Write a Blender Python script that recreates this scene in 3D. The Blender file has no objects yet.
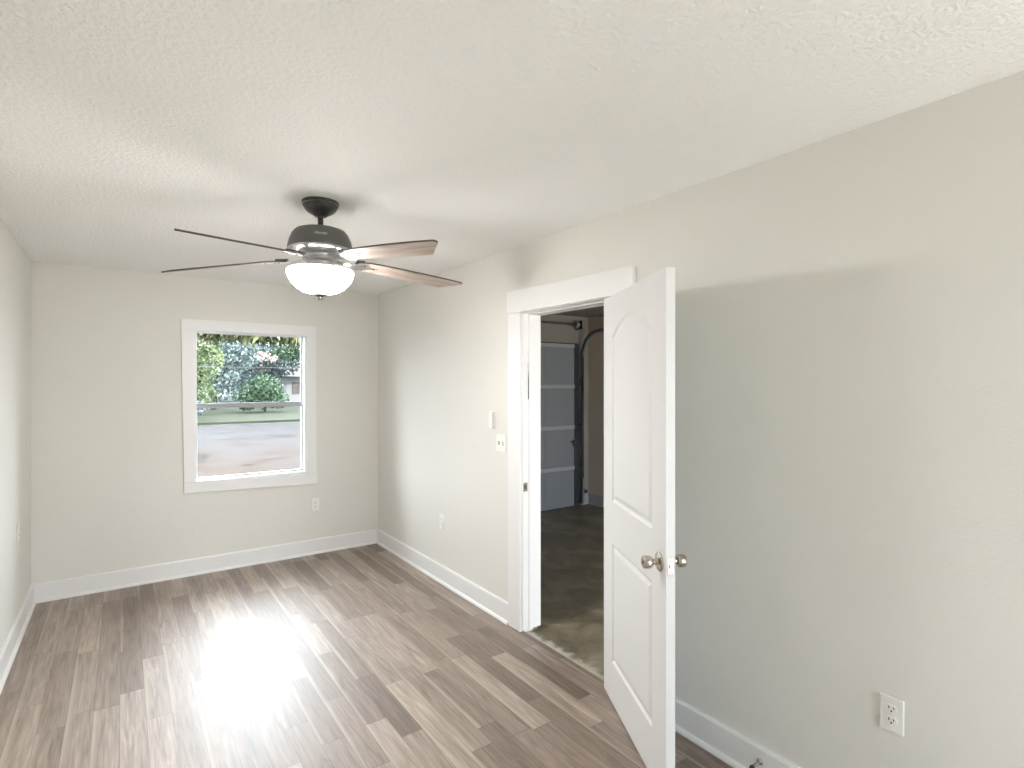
import bpy, bmesh, math, random
from mathutils import Vector, Matrix, noise
random.seed(7)
PI = math.pi
SC = bpy.context.scene
COL = SC.collection

# ---------------------------------------------------------------- camera
cd = bpy.data.cameras.new('camera'); cam = bpy.data.objects.new('camera', cd); COL.objects.link(cam)
cam.location = (0, 0, 1.6); cam.rotation_euler = (PI/2, 0, -math.radians(35.49))
cd.sensor_width = 36; cd.lens = 36*547/1024; cd.clip_start = .02; cd.clip_end = 400
SC.camera = cam

# ---------------------------------------------------------------- exposure
vs = SC.view_settings
vs.view_transform = 'Standard'; vs.look = 'None'; vs.gamma = 1; vs.use_curve_mapping = False
vs.exposure = 1.35
SC.cycles.max_bounces = 10; SC.cycles.diffuse_bounces = 6; SC.cycles.transparent_max_bounces = 12
SC.cycles.sample_clamp_indirect = 12

SKY_STRENGTH = 6.0
SKY_PATCH = 10.0
BOWL_STRENGTH = 53.0

# ---------------------------------------------------------------- sky
w = bpy.data.worlds.new('sky'); SC.world = w; w.use_nodes = True
nt = w.node_tree; nt.nodes.clear()
out = nt.nodes.new('ShaderNodeOutputWorld'); bg = nt.nodes.new('ShaderNodeBackground')
tc = nt.nodes.new('ShaderNodeTexCoord'); nz = nt.nodes.new('ShaderNodeTexNoise'); rp = nt.nodes.new('ShaderNodeValToRGB')
nz.inputs['Scale'].default_value = 2.2; nz.inputs['Detail'].default_value = 5
rp.color_ramp.elements[0].color = (.78, .88, 1.0, 1); rp.color_ramp.elements[0].position = .35
rp.color_ramp.elements[1].color = (.94, .97, 1.0, 1); rp.color_ramp.elements[1].position = .65
nt.links.new(tc.outputs['Generated'], nz.inputs['Vector']); nt.links.new(nz.outputs['Fac'], rp.inputs['Fac'])
nt.links.new(rp.outputs['Color'], bg.inputs['Color'])
# bright sky patch added high over the trees to make the floor glow
SKY_PATCH_DIR = Vector((math.sin(math.radians(9))*math.cos(math.radians(36)), math.cos(math.radians(9))*math.cos(math.radians(36)), math.sin(math.radians(36))))
dt = nt.nodes.new('ShaderNodeVectorMath'); dt.operation = 'DOT_PRODUCT'; dt.inputs[1].default_value = SKY_PATCH_DIR
nt.links.new(tc.outputs['Generated'], dt.inputs[0])
hz = nt.nodes.new('ShaderNodeMapRange'); hz.interpolation_type = 'SMOOTHERSTEP'
hz.inputs[1].default_value = math.cos(math.radians(24)); hz.inputs[2].default_value = math.cos(math.radians(3)); hz.inputs[3].default_value = 0; hz.inputs[4].default_value = 1
nt.links.new(dt.outputs['Value'], hz.inputs[0])
ma = nt.nodes.new('ShaderNodeMath'); ma.operation = 'MULTIPLY_ADD'; nt.links.new(hz.outputs[0], ma.inputs[0]); ma.inputs[1].default_value = SKY_PATCH; ma.inputs[2].default_value = SKY_STRENGTH
nt.links.new(ma.outputs[0], bg.inputs['Strength'])
nt.links.new(bg.outputs[0], out.inputs['Surface'])

def portal(name, loc, rot, sx, sy):
    l = bpy.data.lights.new(name, 'AREA'); l.shape = 'RECTANGLE'; l.size = sx; l.size_y = sy
    l.cycles.is_portal = True
    o = bpy.data.objects.new(name, l); COL.objects.link(o); o.location = loc; o.rotation_euler = rot
portal('window_daylight', (.955, 5.46, 1.41), (-PI/2, 0, 0), .95, 1.35)
portal('patio_door_daylight', (1.59, -1.68, 1.1), (PI/2, 0, 0), .85, 2.2)  # portal for the patio door added behind the viewer
portal('garage_opening_daylight', (3.75, -1.68, 1.05), (PI/2, 0, 0), 2.4, 2.2)  # portal for the opening added at the garage rear
sd = bpy.data.lights.new('sun', 'SUN'); sd.energy = 5.0; sd.angle = math.radians(1.0); sd.color = (1, .93, .84)
sun = bpy.data.objects.new('sun', sd); COL.objects.link(sun); sun.location = (3, -8, 8)
sun.rotation_euler = Vector((-.42, 1.0, -1.15)).to_track_quat('-Z', 'Y').to_euler()

# ---------------------------------------------------------------- room numbers
XL, XR, YB, YR, H = -.54, 2.108, 5.29, -1.5, 2.5
XG = 2.24                      # garage side of the right wall
GY, GX, GZ = 5.44, 5.15, -.015 # garage front wall, side wall, slab height
DY0, DY1 = 2.02, 2.83          # clear doorway

# ---------------------------------------------------------------- materials
def nodes(name):
    m = bpy.data.materials.new(name); m.use_nodes = True
    t = m.node_tree; b = t.nodes['Principled BSDF']
    return m, t, b
def mat(name, col, rough=.6, metal=0, spec=.5, coat=0):
    m, t, b = nodes(name)
    b.inputs['Base Color'].default_value = (*col, 1); b.inputs['Roughness'].default_value = rough
    b.inputs['Metallic'].default_value = metal; b.inputs['Specular IOR Level'].default_value = spec
    b.inputs['Coat Weight'].default_value = coat
    return m
def N(t, kind, **kw):
    n = t.nodes.new('ShaderNode' + kind)
    for k, v in kw.items(): setattr(n, k, v)
    return n
def ramp(t, stops, interp='LINEAR'):
    r = N(t, 'ValToRGB'); cr = r.color_ramp; cr.interpolation = interp
    while len(cr.elements) < len(stops): cr.elements.new(.5)
    for e, (p, c) in zip(cr.elements, stops): e.position = p; e.color = (*c, 1)
    return r
def bumped(name, col, rough, scale, strength, dist, col2=None, detail=3, thresh=None, spec=.3):
    m, t, b = nodes(name)
    b.inputs['Roughness'].default_value = rough; b.inputs['Specular IOR Level'].default_value = spec
    c = N(t, 'TexCoord'); n = N(t, 'TexNoise'); n.inputs['Scale'].default_value = scale; n.inputs['Detail'].default_value = detail
    t.links.new(c.outputs['Object'], n.inputs['Vector'])
    src = n.outputs['Fac']
    if thresh:
        r = ramp(t, [(thresh[0], (0, 0, 0)), (thresh[1], (1, 1, 1))]); t.links.new(src, r.inputs['Fac']); src = r.outputs['Color']
    bp = N(t, 'Bump'); bp.inputs['Strength'].default_value = strength; bp.inputs['Distance'].default_value = dist
    t.links.new(src, bp.inputs['Height']); t.links.new(bp.outputs['Normal'], b.inputs['Normal'])
    n2 = N(t, 'TexNoise'); n2.inputs['Scale'].default_value = 1.3; t.links.new(c.outputs['Object'], n2.inputs['Vector'])
    r2 = ramp(t, [(.3, col), (.7, col2 or col)]); t.links.new(n2.outputs['Fac'], r2.inputs['Fac'])
    t.links.new(r2.outputs['Color'], b.inputs['Base Color'])
    return m

M = {}
M['wall'] = bumped('wall_paint', (.725, .712, .672), .75, 85, .22, .004, (.735, .722, .682), 2)
M['ceiling'] = bumped('ceiling_texture', (.87, .865, .85), .85, 60, .4, .006, (.88, .875, .86), 3, (.38, .62))
M['trim'] = mat('white_trim_paint', (.79, .79, .785), .38, spec=.5)
M['door'] = mat('white_door_paint', (.73, .73, .728), .4)
M['plastic'] = mat('white_plastic', (.82, .81, .78), .35)
M['slot'] = mat('dark_slot', (.02, .02, .02), .6)
M['dark_gap'] = mat('dark_gap', (.04, .04, .038), .8)  # dark colour standing in for shade in narrow cracks
M['nickel'] = mat('satin_nickel', (.55, .49, .43), .22, 1)
M['silver'] = mat('brushed_silver', (.62, .62, .62), .3, 1)
M['black'] = mat('matte_black_metal', (.05, .048, .045), .42, .3)
M['graphite'] = mat('graphite_metal', (.12, .118, .112), .42, .4)
M['bronze'] = mat('dark_finial', (.18, .16, .14), .3, .9)
M['edge'] = mat('dark_blade_edge', (.09, .075, .065), .6)
M['logo'] = mat('pale_logo', (.55, .55, .53), .4)
M['garage_grey'] = mat('grey_steel_door', (.20, .21, .225), .45)
M['garage_rail'] = mat('light_grey_steel', (.33, .33, .34), .4)
M['track'] = mat('galvanized_track', (.30, .30, .30), .4, .8)
M['dark_steel'] = mat('dark_steel', (.07, .07, .08), .45, .6)
M['rubber'] = mat('black_rubber', (.02, .02, .02), .8)
M['brown_box'] = mat('brown_box', (.22, .16, .08), .6)
M['garage_wall'] = bumped('garage_wall_paint', (.25, .23, .20), .8, 50, .2, .004, (.23, .21, .185))  # darker copy of the garage beige, shade put into the paint
M['garage_side'] = bumped('garage_side_paint', (.52, .46, .38), .8, 50, .2, .004, (.50, .44, .36))  # lighter copy, the light on this wall put into the paint
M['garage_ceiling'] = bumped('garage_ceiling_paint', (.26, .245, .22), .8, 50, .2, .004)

# laminate: strips along the room, each strip cut into boards of varying tone
def laminate():
    m, t, b = nodes('wood_laminate'); L = t.links.new
    c = N(t, 'TexCoord'); s = N(t, 'SeparateXYZ'); L(c.outputs['Object'], s.inputs[0])
    def math_(op, a, bb=None):
        n = N(t, 'Math', operation=op)
        for i, v in enumerate((a, bb)):
            if v is None: continue
            if isinstance(v, (int, float)): n.inputs[i].default_value = v
            else: L(v, n.inputs[i])
        return n.outputs[0]
    W_ = .104
    xs = math_('DIVIDE', math_('ADD', s.outputs['X'], 5), W_)
    col = math_('FLOOR', xs)
    wn = N(t, 'TexWhiteNoise', noise_dimensions='1D'); L(col, wn.inputs['W'])
    off = math_('MULTIPLY', wn.outputs['Value'], 3.7)
    # uneven board lengths: warp the coordinate along the strip
    ny = N(t, 'TexNoise', noise_dimensions='2D'); ny.inputs['Scale'].default_value = 1.1; ny.inputs['Detail'].default_value = 0
    cb = N(t, 'CombineXYZ'); L(math_('MULTIPLY', col, 7.3), cb.inputs[0]); L(s.outputs['Y'], cb.inputs[1]); L(cb.outputs[0], ny.inputs['Vector'])
    yy = math_('ADD', math_('ADD', s.outputs['Y'], off), math_('MULTIPLY', ny.outputs['Fac'], .55))
    ys = math_('DIVIDE', math_('ADD', yy, 20), .78)
    row = math_('FLOOR', ys)
    wb = N(t, 'TexWhiteNoise', noise_dimensions='2D'); cb2 = N(t, 'CombineXYZ'); L(col, cb2.inputs[0]); L(row, cb2.inputs[1]); L(cb2.outputs[0], wb.inputs['Vector'])
    tone = ramp(t, [(0, (.160, .116, .088)), (.25, (.222, .168, .134)), (.55, (.275, .213, .175)), (.82, (.318, .254, .214)), (1, (.385, .312, .255))])
    L(wb.outputs['Value'], tone.inputs['Fac'])
    # grain
    mp = N(t, 'CombineXYZ'); L(math_('MULTIPLY', s.outputs['X'], 26), mp.inputs[0]); L(math_('MULTIPLY', s.outputs['Y'], 2.2), mp.inputs[1])
    L(math_('MULTIPLY', wb.outputs['Value'], 40), mp.inputs[2])
    g1 = N(t, 'TexNoise'); g1.inputs['Scale'].default_value = 1; g1.inputs['Detail'].default_value = 6; g1.inputs['Roughness'].default_value = .62; g1.inputs['Distortion'].default_value = 1.2
    L(mp.outputs[0], g1.inputs['Vector'])
    gr = ramp(t, [(.28, (.45, .42, .40)), (.46, (.88, .87, .86)), (.58, (1.05, 1.05, 1.05)), (.72, (1.45, 1.44, 1.42))]); L(g1.outputs['Fac'], gr.inputs['Fac'])
    mp2 = N(t, 'CombineXYZ'); L(math_('MULTIPLY', s.outputs['X'], 120), mp2.inputs[0]); L(math_('MULTIPLY', s.outputs['Y'], 5), mp2.inputs[1]); L(math_('MULTIPLY', wb.outputs['Value'], 90), mp2.inputs[2])
    g2 = N(t, 'TexNoise'); g2.inputs['Scale'].default_value = 1; g2.inputs['Detail'].default_value = 4; L(mp2.outputs[0], g2.inputs['Vector'])
    gr2 = ramp(t, [(.3, (.72, .70, .69)), (.7, (1.2, 1.2, 1.2))]); L(g2.outputs['Fac'], gr2.inputs['Fac'])
    mx = N(t, 'Mix', data_type='RGBA', blend_type='MULTIPLY'); mx.inputs[0].default_value = .8; L(tone.outputs['Color'], mx.inputs[6]); L(gr.outputs['Color'], mx.inputs[7])
    mx2 = N(t, 'Mix', data_type='RGBA', blend_type='MULTIPLY'); mx2.inputs[0].default_value = .8; L(mx.outputs[2], mx2.inputs[6]); L(gr2.outputs['Color'], mx2.inputs[7])
    # pale sapwood along one side of a strip
    fx = math_('FRACT', xs); fy = math_('FRACT', ys)
    wavy = N(t, 'TexNoise'); wavy.inputs['Scale'].default_value = 1.6; wavy.inputs['Detail'].default_value = 3; L(c.outputs['Object'], wavy.inputs['Vector'])
    edge = math_('ADD', fx, math_('MULTIPLY', math_('SUBTRACT', wavy.outputs['Fac'], .5), .5))
    sap = ramp(t, [(.0, (1, 1, 1)), (.10, (.6, .6, .6)), (.2, (0, 0, 0))]); L(edge, sap.inputs['Fac'])
    wsel = N(t, 'TexWhiteNoise', noise_dimensions='2D'); cb3 = N(t, 'CombineXYZ'); L(row, cb3.inputs[0]); L(col, cb3.inputs[1]); L(cb3.outputs[0], wsel.inputs['Vector'])
    sf = math_('MULTIPLY', math_('MULTIPLY', sap.outputs['Color'], .75), math_('GREATER_THAN', wsel.outputs['Value'], .5))
    mx3 = N(t, 'Mix', data_type='RGBA'); L(sf, mx3.inputs[0]); L(mx2.outputs[2], mx3.inputs[6]); mx3.inputs[7].default_value = (.42, .35, .29, 1)
    # seams
    sx = math_('LESS_THAN', math_('MINIMUM', fx, math_('SUBTRACT', 1, fx)), .012)
    sy = math_('LESS_THAN', math_('MINIMUM', fy, math_('SUBTRACT', 1, fy)), .0025)
    sm = math_('MULTIPLY', math_('MAXIMUM', sx, sy), .55)
    mx4 = N(t, 'Mix', data_type='RGBA'); L(sm, mx4.inputs[0]); L(mx3.outputs[2], mx4.inputs[6]); mx4.inputs[7].default_value = (.07, .05, .04, 1)
    L(mx4.outputs[2], b.inputs['Base Color'])
    rr = N(t, 'MapRange'); L(g1.outputs['Fac'], rr.inputs[0]); rr.inputs[3].default_value = .40; rr.inputs[4].default_value = .52
    L(rr.outputs[0], b.inputs['Roughness'])
    b.inputs['Specular IOR Level'].default_value = .2
    b.inputs['Coat Weight'].default_value = 1.0; b.inputs['Coat Roughness'].default_value = .56; b.inputs['Coat IOR'].default_value = 1.5
    bp = N(t, 'Bump'); bp.inputs['Strength'].default_value = .04; bp.inputs['Distance'].default_value = .001
    L(g2.outputs['Fac'], bp.inputs['Height']); L(bp.outputs['Normal'], b.inputs['Normal'])
    return m
M['laminate'] = laminate()

def concrete():
    m, t, b = nodes('stained_concrete'); L = t.links.new
    c = N(t, 'TexCoord')
    n = N(t, 'TexNoise'); n.inputs['Scale'].default_value = 2.4; n.inputs['Detail'].default_value = 8; n.inputs['Roughness'].default_value = .65; n.inputs['Distortion'].default_value = .8
    L(c.outputs['Object'], n.inputs['Vector'])
    r = ramp(t, [(.28, (.07, .06, .043)), (.48, (.17, .145, .10)), (.64, (.28, .245, .175)), (.78, (.45, .41, .32))]); L(n.outputs['Fac'], r.inputs['Fac'])
    # plaster dust left along the doorway
    s = N(t, 'SeparateXYZ'); L(c.outputs['Object'], s.inputs[0])
    n2 = N(t, 'TexNoise'); n2.inputs['Scale'].default_value = 18; n2.inputs['Detail'].default_value = 6; L(c.outputs['Object'], n2.inputs['Vector'])
    a = N(t, 'Math', operation='MULTIPLY_ADD'); L(n2.outputs['Fac'], a.inputs[0]); a.inputs[1].default_value = .14; a.inputs[2].default_value = -.07
    a2 = N(t, 'Math', operation='ADD'); L(a.outputs[0], a2.inputs[0]); L(s.outputs['X'], a2.inputs[1])
    r2 = N(t, 'MapRange'); L(a2.outputs[0], r2.inputs[0]); r2.inputs[1].default_value = 2.15; r2.inputs[2].default_value = 2.20; r2.inputs[3].default_value = .85; r2.inputs[4].default_value = 0
    mx = N(t, 'Mix', data_type='RGBA'); L(r2.outputs[0], mx.inputs[0]); L(r.outputs['Color'], mx.inputs[6]); mx.inputs[7].default_value = (.50, .48, .43, 1)
    L(mx.outputs[2], b.inputs['Base Color'])
    rr = N(t, 'MapRange'); L(n.outputs['Fac'], rr.inputs[0]); rr.inputs[3].default_value = .25; rr.inputs[4].default_value = .6
    L(rr.outputs[0], b.inputs['Roughness'])
    bp = N(t, 'Bump'); bp.inputs['Strength'].default_value = .3; bp.inputs['Distance'].default_value = .004; L(n2.outputs['Fac'], bp.inputs['Height']); L(bp.outputs['Normal'], b.inputs['Normal'])
    return m
M['concrete'] = concrete()

def blade_wood():
    m, t, b = nodes('washed_oak_blade'); L = t.links.new
    c = N(t, 'TexCoord'); mp = N(t, 'Mapping'); mp.inputs['Scale'].default_value = (5, 60, 5); L(c.outputs['Object'], mp.inputs[0])
    n = N(t, 'TexNoise'); n.inputs['Scale'].default_value = 1; n.inputs['Detail'].default_value = 5; n.inputs['Distortion'].default_value = .6; L(mp.outputs[0], n.inputs['Vector'])
    r = ramp(t, [(.3, (.27, .215, .18)), (.55, (.40, .335, .285)), (.75, (.50, .43, .37))]); L(n.outputs['Fac'], r.inputs['Fac'])
    L(r.outputs['Color'], b.inputs['Base Color']); b.inputs['Roughness'].default_value = .5
    return m
M['blade'] = blade_wood()

def bowl_glass():
    m, t, b = nodes('lit_frosted_glass')
    b.inputs['Base Color'].default_value = (.85, .84, .8, 1); b.inputs['Roughness'].default_value = .35
    b.inputs['Emission Color'].default_value = (1, .975, .945, 1); 
    # glow graded in the emission, weaker at the rim to spare the ceiling
    c = N(t, 'TexCoord'); s = N(t, 'SeparateXYZ'); t.links.new(c.outputs['Object'], s.inputs[0])
    r = N(t, 'MapRange'); t.links.new(s.outputs['Z'], r.inputs[0]); r.inputs[1].default_value = 2.155-2.5; r.inputs[2].default_value = 2.075-2.5
    r.inputs[3].default_value = BOWL_STRENGTH*.32; r.inputs[4].default_value = BOWL_STRENGTH
    t.links.new(r.outputs[0], b.inputs['Emission Strength'])
    return m
M['bowl'] = bowl_glass()

def glass():
    m = bpy.data.materials.new('window_glass'); m.use_nodes = True; t = m.node_tree; t.nodes.clear()
    o = N(t, 'OutputMaterial'); a = N(t, 'BsdfTransparent'); g = N(t, 'BsdfGlossy'); x = N(t, 'MixShader'); f = N(t, 'Fresnel')
    a.inputs[0].default_value = (.93, .95, .95, 1); g.inputs['Roughness'].default_value = .03; f.inputs['IOR'].default_value = 1.1
    t.links.new(f.outputs[0], x.inputs[0]); t.links.new(a.outputs[0], x.inputs[1]); t.links.new(g.outputs[0], x.inputs[2]); t.links.new(x.outputs[0], o.inputs['Surface'])
    return m
M['glass'] = glass()

def noisy(name, stops, scale, detail=5, rough=.9, stretch=(1, 1, 1)):
    m, t, b = nodes(name); c = N(t, 'TexCoord'); mp = N(t, 'Mapping'); mp.inputs['Scale'].default_value = stretch
    n = N(t, 'TexNoise'); n.inputs['Scale'].default_value = scale; n.inputs['Detail'].default_value = detail
    t.links.new(c.outputs['Object'], mp.inputs[0]); t.links.new(mp.outputs[0], n.inputs['Vector'])
    r = ramp(t, stops); t.links.new(n.outputs['Fac'], r.inputs['Fac']); t.links.new(r.outputs['Color'], b.inputs['Base Color'])
    b.inputs['Roughness'].default_value = rough; b.inputs['Specular IOR Level'].default_value = .1
    return m
def pavement():
    m, t, b = nodes('pale_worn_pavement'); L = t.links.new
    c = N(t, 'TexCoord'); n = N(t, 'TexNoise'); n.inputs['Scale'].default_value = .9; n.inputs['Detail'].default_value = 8; L(c.outputs['Object'], n.inputs['Vector'])
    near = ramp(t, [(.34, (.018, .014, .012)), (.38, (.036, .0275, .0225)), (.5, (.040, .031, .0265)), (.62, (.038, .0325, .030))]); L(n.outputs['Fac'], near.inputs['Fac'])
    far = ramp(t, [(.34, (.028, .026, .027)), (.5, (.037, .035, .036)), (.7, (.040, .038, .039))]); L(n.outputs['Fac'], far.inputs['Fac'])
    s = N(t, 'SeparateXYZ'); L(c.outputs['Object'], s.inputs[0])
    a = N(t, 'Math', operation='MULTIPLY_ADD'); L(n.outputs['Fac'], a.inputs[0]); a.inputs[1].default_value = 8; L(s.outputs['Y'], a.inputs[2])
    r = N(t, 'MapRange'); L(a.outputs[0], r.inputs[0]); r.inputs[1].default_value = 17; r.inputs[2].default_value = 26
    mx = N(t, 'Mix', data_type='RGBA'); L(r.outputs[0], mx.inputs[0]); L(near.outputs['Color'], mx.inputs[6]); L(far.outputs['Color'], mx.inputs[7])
    L(mx.outputs[2], b.inputs['Base Color']); b.inputs['Roughness'].default_value = .95; b.inputs['Specular IOR Level'].default_value = .05
    return m
M['dirt'] = pavement()
M['lawn'] = noisy('lawn_grass', [(.3, (.017, .022, .013)), (.6, (.026, .030, .019)), (.8, (.038, .038, .026))], 1.5)
M['patio'] = noisy('cream_concrete', [(.3, (.72, .67, .60)), (.7, (.78, .73, .66))], .5)  # bright colour so the added slab bounces light onto the ceiling
M['stucco'] = noisy('white_stucco', [(.3, (.14, .142, .15)), (.7, (.155, .156, .16))], 1)
M['roof'] = noisy('grey_brown_roof', [(.3, (.06, .055, .055)), (.7, (.10, .09, .085))], 3)
M['bark'] = noisy('tree_bark', [(.3, (.03, .025, .02)), (.7, (.07, .055, .04))], 6)
def leaves(name, cols):
    m, t, b = nodes(name); g = N(t, 'NewGeometry')
    st = [(i/(len(cols)-1), c) for i, c in enumerate(cols)]
    r = ramp(t, st); t.links.new(g.outputs['Random Per Island'], r.inputs['Fac']); t.links.new(r.outputs['Color'], b.inputs['Base Color'])
    b.inputs['Roughness'].default_value = .7; b.inputs['Specular IOR Level'].default_value = .2
    return m
M['leaf_yellow'] = leaves('yellow_green_leaves', [(.07, .11, .05), (.13, .17, .07), (.19, .22, .11)])
M['leaf_blue'] = leaves('blue_green_leaves', [(.05, .075, .075), (.085, .115, .112), (.14, .17, .17)])  # blue-grey of foliage in shadow mixed into the leaf colour
M['leaf_dark'] = leaves('dark_green_leaves', [(.02, .045, .025), (.05, .085, .05), (.09, .13, .08)])
M['leaf_straw'] = leaves('straw_green_fronds', [(.05, .05, .03), (.10, .115, .05), (.17, .165, .09)])
M['leaf_pink'] = leaves('pink_white_blossom', [(.30, .22, .20), (.36, .27, .25), (.40, .36, .34)])  # colour of roof bits between the trees

# ---------------------------------------------------------------- mesh helpers
def box(bm, x0, x1, y0, y1, z0, z1, bev=0, mi=0):
    vs_ = [bm.verts.new((x, y, z)) for x in (x0, x1) for y in (y0, y1) for z in (z0, z1)]
    fs = []
    for q in ((0, 1, 3, 2), (4, 6, 7, 5), (0, 4, 5, 1), (2, 3, 7, 6), (0, 2, 6, 4), (1, 5, 7, 3)):
        f = bm.faces.new([vs_[i] for i in q]); f.material_index = mi; fs.append(f)
    if bev:
        es = list({e for f in fs for e in f.edges})
        r = bmesh.ops.bevel(bm, geom=es, offset=bev, segments=2, affect='EDGES', profile=.6)
        for f in r['faces']: f.material_index = mi
    return bm
def lathe(bm, prof, seg=48, c=(0, 0, 0), mi=0, axis='Z', smooth=True):
    """prof: list of (radius, height); closed with caps where radius is 0"""
    rings = []
    for r, z in prof:
        if r < 1e-6: rings.append([bm.verts.new((0, 0, z))])
        else: rings.append([bm.verts.new((r*math.cos(2*PI*i/seg), r*math.sin(2*PI*i/seg), z)) for i in range(seg)])
    fs = []
    for a, b in zip(rings, rings[1:]):
        for i in range(seg):
            j = (i+1) % seg
            if len(a) == 1 and len(b) == 1: continue
            if len(a) == 1: f = bm.faces.new([a[0], b[i], b[j]])
            elif len(b) == 1: f = bm.faces.new([a[i], b[0], a[j]])
            else: f = bm.faces.new([a[i], b[i], b[j], a[j]])
            f.material_index = mi; f.smooth = smooth; fs.append(f)
    vs_ = [v for r in rings for v in r]
    if axis == 'Y': bmesh.ops.rotate(bm, verts=vs_, cent=(0, 0, 0), matrix=Matrix.Rotation(-PI/2, 3, 'X'))
    if axis == 'X': bmesh.ops.rotate(bm, verts=vs_, cent=(0, 0, 0), matrix=Matrix.Rotation(PI/2, 3, 'Y'))
    bmesh.ops.translate(bm, verts=vs_, vec=c)
    return bm
def prism(bm, pts, z0, z1, mi=0, plane='XY', edge_mi=None):
    """extrude an outline; plane gives the axes of the outline"""
    def P(a, b, z):
        return {'XY': (a, b, z), 'XZ': (a, z, b), 'YZ': (z, a, b)}[plane]
    lo = [bm.verts.new(P(a, b, z0)) for a, b in pts]; hi = [bm.verts.new(P(a, b, z1)) for a, b in pts]
    f = bm.faces.new(lo); f.material_index = mi; f = bm.faces.new(hi[::-1]); f.material_index = mi
    n = len(pts)
    for i in range(n):
        j = (i+1) % n
        f = bm.faces.new([lo[i], hi[i], hi[j], lo[j]]); f.material_index = mi if edge_mi is None else edge_mi
    return bm
def tube(bm, path, r, seg=10, mi=0):
    path = [Vector(p) for p in path]; rings = []
    for i, p in enumerate(path):
        d = (path[min(i+1, len(path)-1)] - path[max(i-1, 0)]).normalized()
        up = Vector((0, 0, 1)) if abs(d.z) < .9 else Vector((1, 0, 0))
        a = d.cross(up).normalized(); b = d.cross(a)
        rr = r[i] if isinstance(r, (list, tuple)) else r
        rings.append([bm.verts.new(p + rr*(math.cos(2*PI*k/seg)*a + math.sin(2*PI*k/seg)*b)) for k in range(seg)])
    for A, B in zip(rings, rings[1:]):
        for k in range(seg):
            f = bm.faces.new([A[k], A[(k+1) % seg], B[(k+1) % seg], B[k]]); f.smooth = True; f.material_index = mi
    for R_ in (rings[0], rings[-1][::-1]):
        f = bm.faces.new(R_); f.material_index = mi
    return bm
def sweep(bm, path, prof, side, mi=0):
    """sweep an open/closed 2-D profile (a along side, b along normal) on a planar path"""
    path = [Vector(p) for p in path]; side = Vector(side); rings = []
    for i, p in enumerate(path):
        d = (path[min(i+1, len(path)-1)] - path[max(i-1, 0)]).normalized(); nrm = d.cross(side)
        rings.append([bm.verts.new(p + side*a + nrm*b) for a, b in prof])
    n = len(prof)
    for A, B in zip(rings, rings[1:]):
        for k in range(n):
            f = bm.faces.new([A[k], A[(k+1) % n], B[(k+1) % n], B[k]]); f.material_index = mi
    bm.faces.new(rings[0]).material_index = mi; bm.faces.new(rings[-1][::-1]).material_index = mi
    return bm
def obj(name, bm, mats, parent=None, loc=None):
    me = bpy.data.meshes.new(name)
    bmesh.ops.recalc_face_normals(bm, faces=bm.faces[:])
    bm.to_mesh(me); bm.free()
    for m in (mats if isinstance(mats, (list, tuple)) else [mats]): me.materials.append(m if not isinstance(m, str) else M[m])
    o = bpy.data.objects.new(name, me); COL.objects.link(o)
    if parent: o.parent = parent
    if loc: o.location = loc
    return o
def nb(): return bmesh.new()
def tag(o, label, cat, group=None):
    o['label'] = label; o['category'] = cat
    if group: o['group'] = group
    return o
def thing(name, label, cat, loc=(0, 0, 0), rz=0, group=None):
    o = bpy.data.objects.new(name, None); COL.objects.link(o); o.location = loc; o.rotation_euler = (0, 0, rz)
    o.empty_display_size = .1
    return tag(o, label, cat, group)
def setting(o, label=None, cat=None):
    o['kind'] = 'structure'
    if label: o['label'] = label; o['category'] = cat
    return o
def smooth(o, ang=35):
    for p in o.data.polygons: p.use_smooth = True
    o.data.set_sharp_from_angle(angle=math.radians(ang)); return o
def copy_tree(o, parent=None):
    c = o.copy(); COL.objects.link(c)
    if parent: c.parent = parent
    for ch in list(o.children): copy_tree(ch, c)
    return c

# ---------------------------------------------------------------- room shell
bm = nb(); box(bm, XL, 2.118, YR, YB, -.1, 0)
setting(obj('floor', bm, 'laminate'), 'grey-brown wood-look laminate floor of the room with long narrow boards', 'floor')
bm = nb(); box(bm, 2.118, GX+.2, YR, GY+.3, -.25, GZ)
setting(obj('floor_garage', bm, 'concrete'), 'stained brown concrete garage floor seen through the open doorway', 'floor')
bm = nb(); box(bm, XL-.15, 2.2, YR-.15, YB+.1, H, H+.15)
setting(obj('ceiling', bm, 'ceiling'), 'white textured ceiling above the fan', 'ceiling')
bm = nb(); box(bm, 2.2, GX+.2, YR-.15, GY+.2, H, H+.15)
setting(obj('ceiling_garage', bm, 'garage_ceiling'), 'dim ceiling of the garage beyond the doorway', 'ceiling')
bm = nb(); box(bm, XL-.15, XL, YR-.15, YB, -.1, H)
setting(obj('wall_left', bm, 'wall'), 'bright pale wall at the left edge of the picture', 'wall')
WX0, WX1, WZ0, WZ1 = .497, 1.405, .772, 2.058
bm = nb()
box(bm, XL-.15, WX0, YB, YB+.16, -.3, H); box(bm, WX1, XG, YB, YB+.16, -.3, H)
box(bm, WX0, WX1, YB, YB+.16, -.3, WZ0); box(bm, WX0, WX1, YB, YB+.16, WZ1, H)
setting(obj('wall_back', bm, 'wall'), 'pale greige end wall with the window in it', 'wall')
bm = nb()
def right_wall(bm, x0, x1):
    box(bm, x0, x1, YR-.15, DY0-.02, -.1, H); box(bm, x0, x1, DY1+.02, YB, -.1, H); box(bm, x0, x1, DY0-.02, DY1+.02, 2.066, H)
right_wall(bm, XR, 2.20)
setting(obj('wall_right', bm, 'wall'), 'long pale greige wall with the doorway to the garage', 'wall')
bm = nb(); right_wall(bm, 2.20, XG)
box(bm, XG, GX, GY, GY+.15, 2.05, H); box(bm, XG, 2.55, GY, GY+.15, -.1, 2.05); box(bm, 4.86, GX, GY, GY+.15, -.1, 2.05)
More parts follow.
